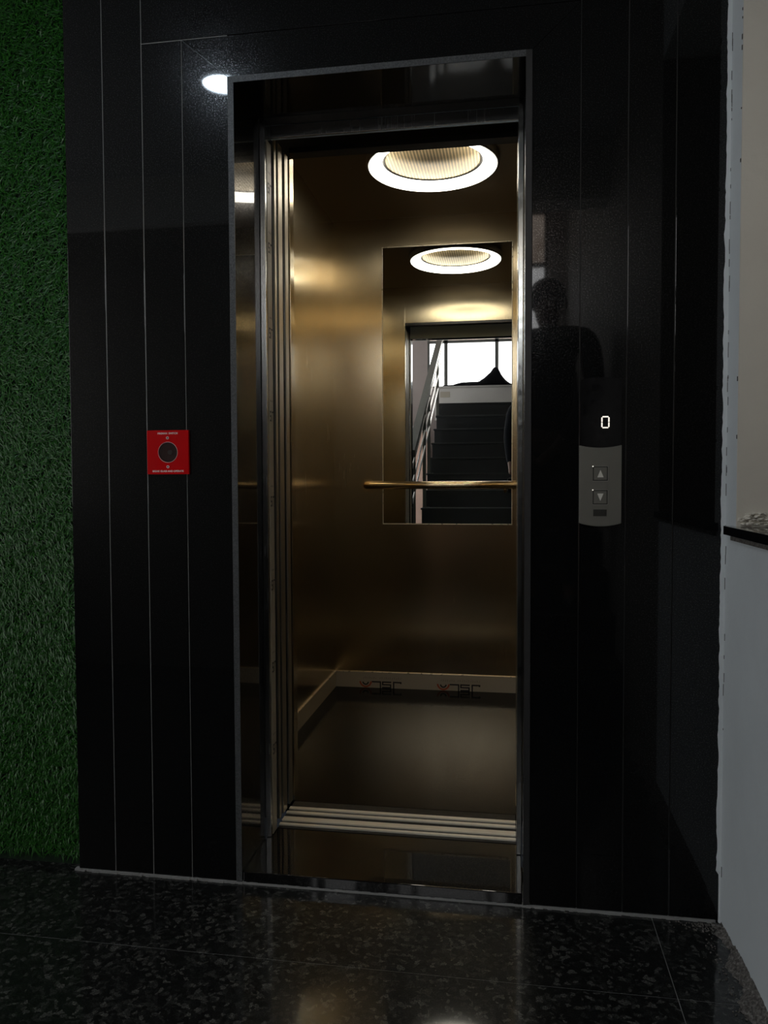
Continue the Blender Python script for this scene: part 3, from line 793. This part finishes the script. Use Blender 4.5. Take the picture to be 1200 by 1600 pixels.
# ================================================================== PERSON AND PHONE
def skin_obj(name, verts, edges, radii, mat, parent, root=0, sub=2):
    me = bpy.data.meshes.new('s'); me.from_pydata(verts, edges, []); o = bpy.data.objects.new('s', me); col.objects.link(o)
    md = o.modifiers.new('skin', 'SKIN'); md.use_smooth_shade = True
    for i, r in enumerate(radii):
        sv = me.skin_vertices[0].data[i]; sv.radius = r if isinstance(r, tuple) else (r, r); sv.use_root = (i == root)
    s = o.modifiers.new('sub', 'SUBSURF'); s.levels = sub; s.render_levels = sub
    bpy.context.view_layer.update()
    me2 = bpy.data.meshes.new_from_object(o.evaluated_get(bpy.context.evaluated_depsgraph_get())); bpy.data.objects.remove(o)
    me2.materials.clear(); me2.name = name
    return link_mesh(name, me2, mat, parent, True)
def person():
    px, py, f = .205, -2.13, stair_z(-1)-R_     # stands on the second tread
    py0 = -2.02
    t = empty('person', (px, py0, f), 'dark-clothed person on the stair holding a phone, seen only as a silhouette', 'person')
    def P(x, y, z): return (px+x, py+y, f+z)
    hip = .84
    V = [P(0, 0, hip), P(0, .0, hip+.16), P(0, .02, 1.22), P(-.005, .02, 1.34), P(-.01, .03, 1.41), P(-.02, .05, 1.47), P(-.02, .055, 1.555)]
    Rr = [(.12, .09), (.11, .085), (.13, .09), (.085, .07), (.046, .046), (.068, .078), (.070, .082)]
    Ed = [(i, i+1) for i in range(6)]
    def chain(start, pts, rs):
        prev = start
        for p_, r_ in zip(pts, rs):
            V.append(P(*p_)); Rr.append(r_); Ed.append((prev, len(V)-1)); prev = len(V)-1
        return prev
    for s in (-1, 1):
        k = chain(0, [(s*.085, .01, hip-.06), (s*.095, .05, .45), (s*.10, .04, .09), (s*.105, .13, .035)], [.078, .052, .038, .034])
    hands = {}
    # shoulders, elbows, wrists: both hands meet at the phone in front and to the side
    hands[-1] = chain(3, [(-.17, .02, 1.33), (-.215, .045, 1.06), (-.19-.0, .150, .745), (-.19, .165, .70)], [.052, .040, .027, .026])
    hands[1] = chain(3, [(.165, .02, 1.34), (.215, .03, 1.09), (.02, .13, .80), (-.075, .155, .72)], [.052, .040, .027, .026])
    # fingers
    wl = V[hands[-1]]; wr = V[hands[1]]
    body = skin_obj('body', V, Ed, Rr, M['skin'], t)
    # five fingers on each hand
    def fingers(w, sx, tgt):
        for i in range(4):
            b = Vector(w)+Vector((sx*.018, .004, -.018+.013*i)); q = b+Vector((sx*.028, .004, .003)); e = q+Vector((sx*.012, -.004+.001*i, .002)); g = e+Vector((sx*.006, -.012, 0))
            yield [tuple(Vector(w)), tuple(b), tuple(q), tuple(e), tuple(g)], [.018, .0095, .0085, .008, .0065]
        b = Vector(w)+Vector((sx*.004, -.004, .024)); yield [tuple(Vector(w)), tuple(b), tuple(b+Vector((sx*.016, -.002, .02))), tuple(b+Vector((sx*.03, -.002, .026)))], [.016, .011, .0095, .008]
    for w, sx, nm in ((wl, 1, 'hand'), (wr, -1, 'hand')):
        VV, EE, RR = [tuple(w)], [], [.020]
        for pts, rs in fingers(w, sx, None):
            prev = 0
            for p_, r_ in zip(pts[1:], rs[1:]):
                VV.append(p_); RR.append(r_); EE.append((prev, len(VV)-1)); prev = len(VV)-1
        skin_obj(nm, VV, EE, RR, M['skin'], t, sub=1)
    # shirt with sleeves
    SV = [P(0, 0, hip-.02), P(0, 0, hip+.16), P(0, .02, 1.22), P(-.005, .02, 1.35), P(-.01, .03, 1.40)]
    SR = [(.145, .108), (.13, .10), (.15, .105), (.11, .085), (.058, .058)]; SE = [(0, 1), (1, 2), (2, 3), (3, 4)]
    for pts, rs in (([(-.175, .02, 1.345), (-.215, .045, 1.06), (-.195, .130, .80)], [.066, .054, .040]), ([(.185, .02, 1.355), (.218, .03, 1.09), (.05, .12, .83)], [.070, .054, .040])):
        prev = 3
        for p_, r_ in zip(pts, rs): SV.append(P(*p_)); SR.append(r_); SE.append((prev, len(SV)-1)); prev = len(SV)-1
    skin_obj('shirt', SV, SE, SR, M['shirt'], t)
    TV = [P(0, 0, hip+.02)]; TR = [(.135, .105)]; TE = []
    for s in (-1, 1):
        prev = 0
        for p_, r_ in zip([(s*.088, .01, hip-.08), (s*.095, .05, .45), (s*.10, .04, .10)], [.092, .066, .055]): TV.append(P(*p_)); TR.append(r_); TE.append((prev, len(TV)-1)); prev = len(TV)-1
    skin_obj('trousers', TV, TE, TR, M['trousers'], t)
    for s in (-1, 1):
        skin_obj('shoe', [P(s*.10, .0, .045), P(s*.105, .10, .042), P(s*.11, .19, .034)], [(0, 1), (1, 2)], [(.042, .044), (.042, .040), (.034, .030)], M['shoe'], t)
    # head details
    hx, hy, hz = px-.02, py+.055, f+1.53
    bm = bmesh.new()
    bmesh.ops.create_uvsphere(bm, u_segments=32, v_segments=20, radius=1, matrix=Matrix.Translation((hx, hy-.012, hz+.030)) @ Matrix.Diagonal((.092, .104, .094, 1)))
    rnd = random.Random(1)
    for v in list(bm.verts):
        if v.co.y > hy+.045 and v.co.z < hz+.055: v.co.y = hy+.04
        v.co += Vector((rnd.uniform(-.003, .003), rnd.uniform(-.003, .003), rnd.uniform(-.003, .003)))
    build('hair', bm, M['hair'], t, True)
    bm = bmesh.new(); tube(bm, [(hx, hy+.070, hz+.015), (hx, hy+.088, hz-.004), (hx, hy+.100, hz-.018), (hx, hy+.082, hz-.026)], [.006, .009, .012, .006], 10); build('nose', bm, M['skin'], t, True)
    for s in (-1, 1):
        bm = bmesh.new(); bmesh.ops.create_uvsphere(bm, u_segments=12, v_segments=8, radius=1, matrix=Matrix.Translation((hx+s*.092, hy, hz-.005)) @ Matrix.Diagonal((.010, .018, .030, 1))); build('ear', bm, M['skin'], t, True)
        bm = bmesh.new(); bmesh.ops.create_uvsphere(bm, u_segments=12, v_segments=8, radius=.009, matrix=Matrix.Translation((hx+s*.030, hy+.075, hz+.008))); build('eye', bm, M['ink'], t, True)
    bm = bmesh.new(); bmesh.ops.create_uvsphere(bm, u_segments=12, v_segments=8, radius=1, matrix=Matrix.Translation((hx, hy+.074, hz-.050)) @ Matrix.Diagonal((.024, .010, .006, 1))); build('mouth', bm, M['skin'], t, True)
    # phone held level behind the camera position
    q = boxes('phone', [(-.013, .058, -1.952, -1.944, .945, 1.085)], M['phone'], bev=.002)
    mark(q, 'dark phone held upright by the person on the stair', 'phone')
person()
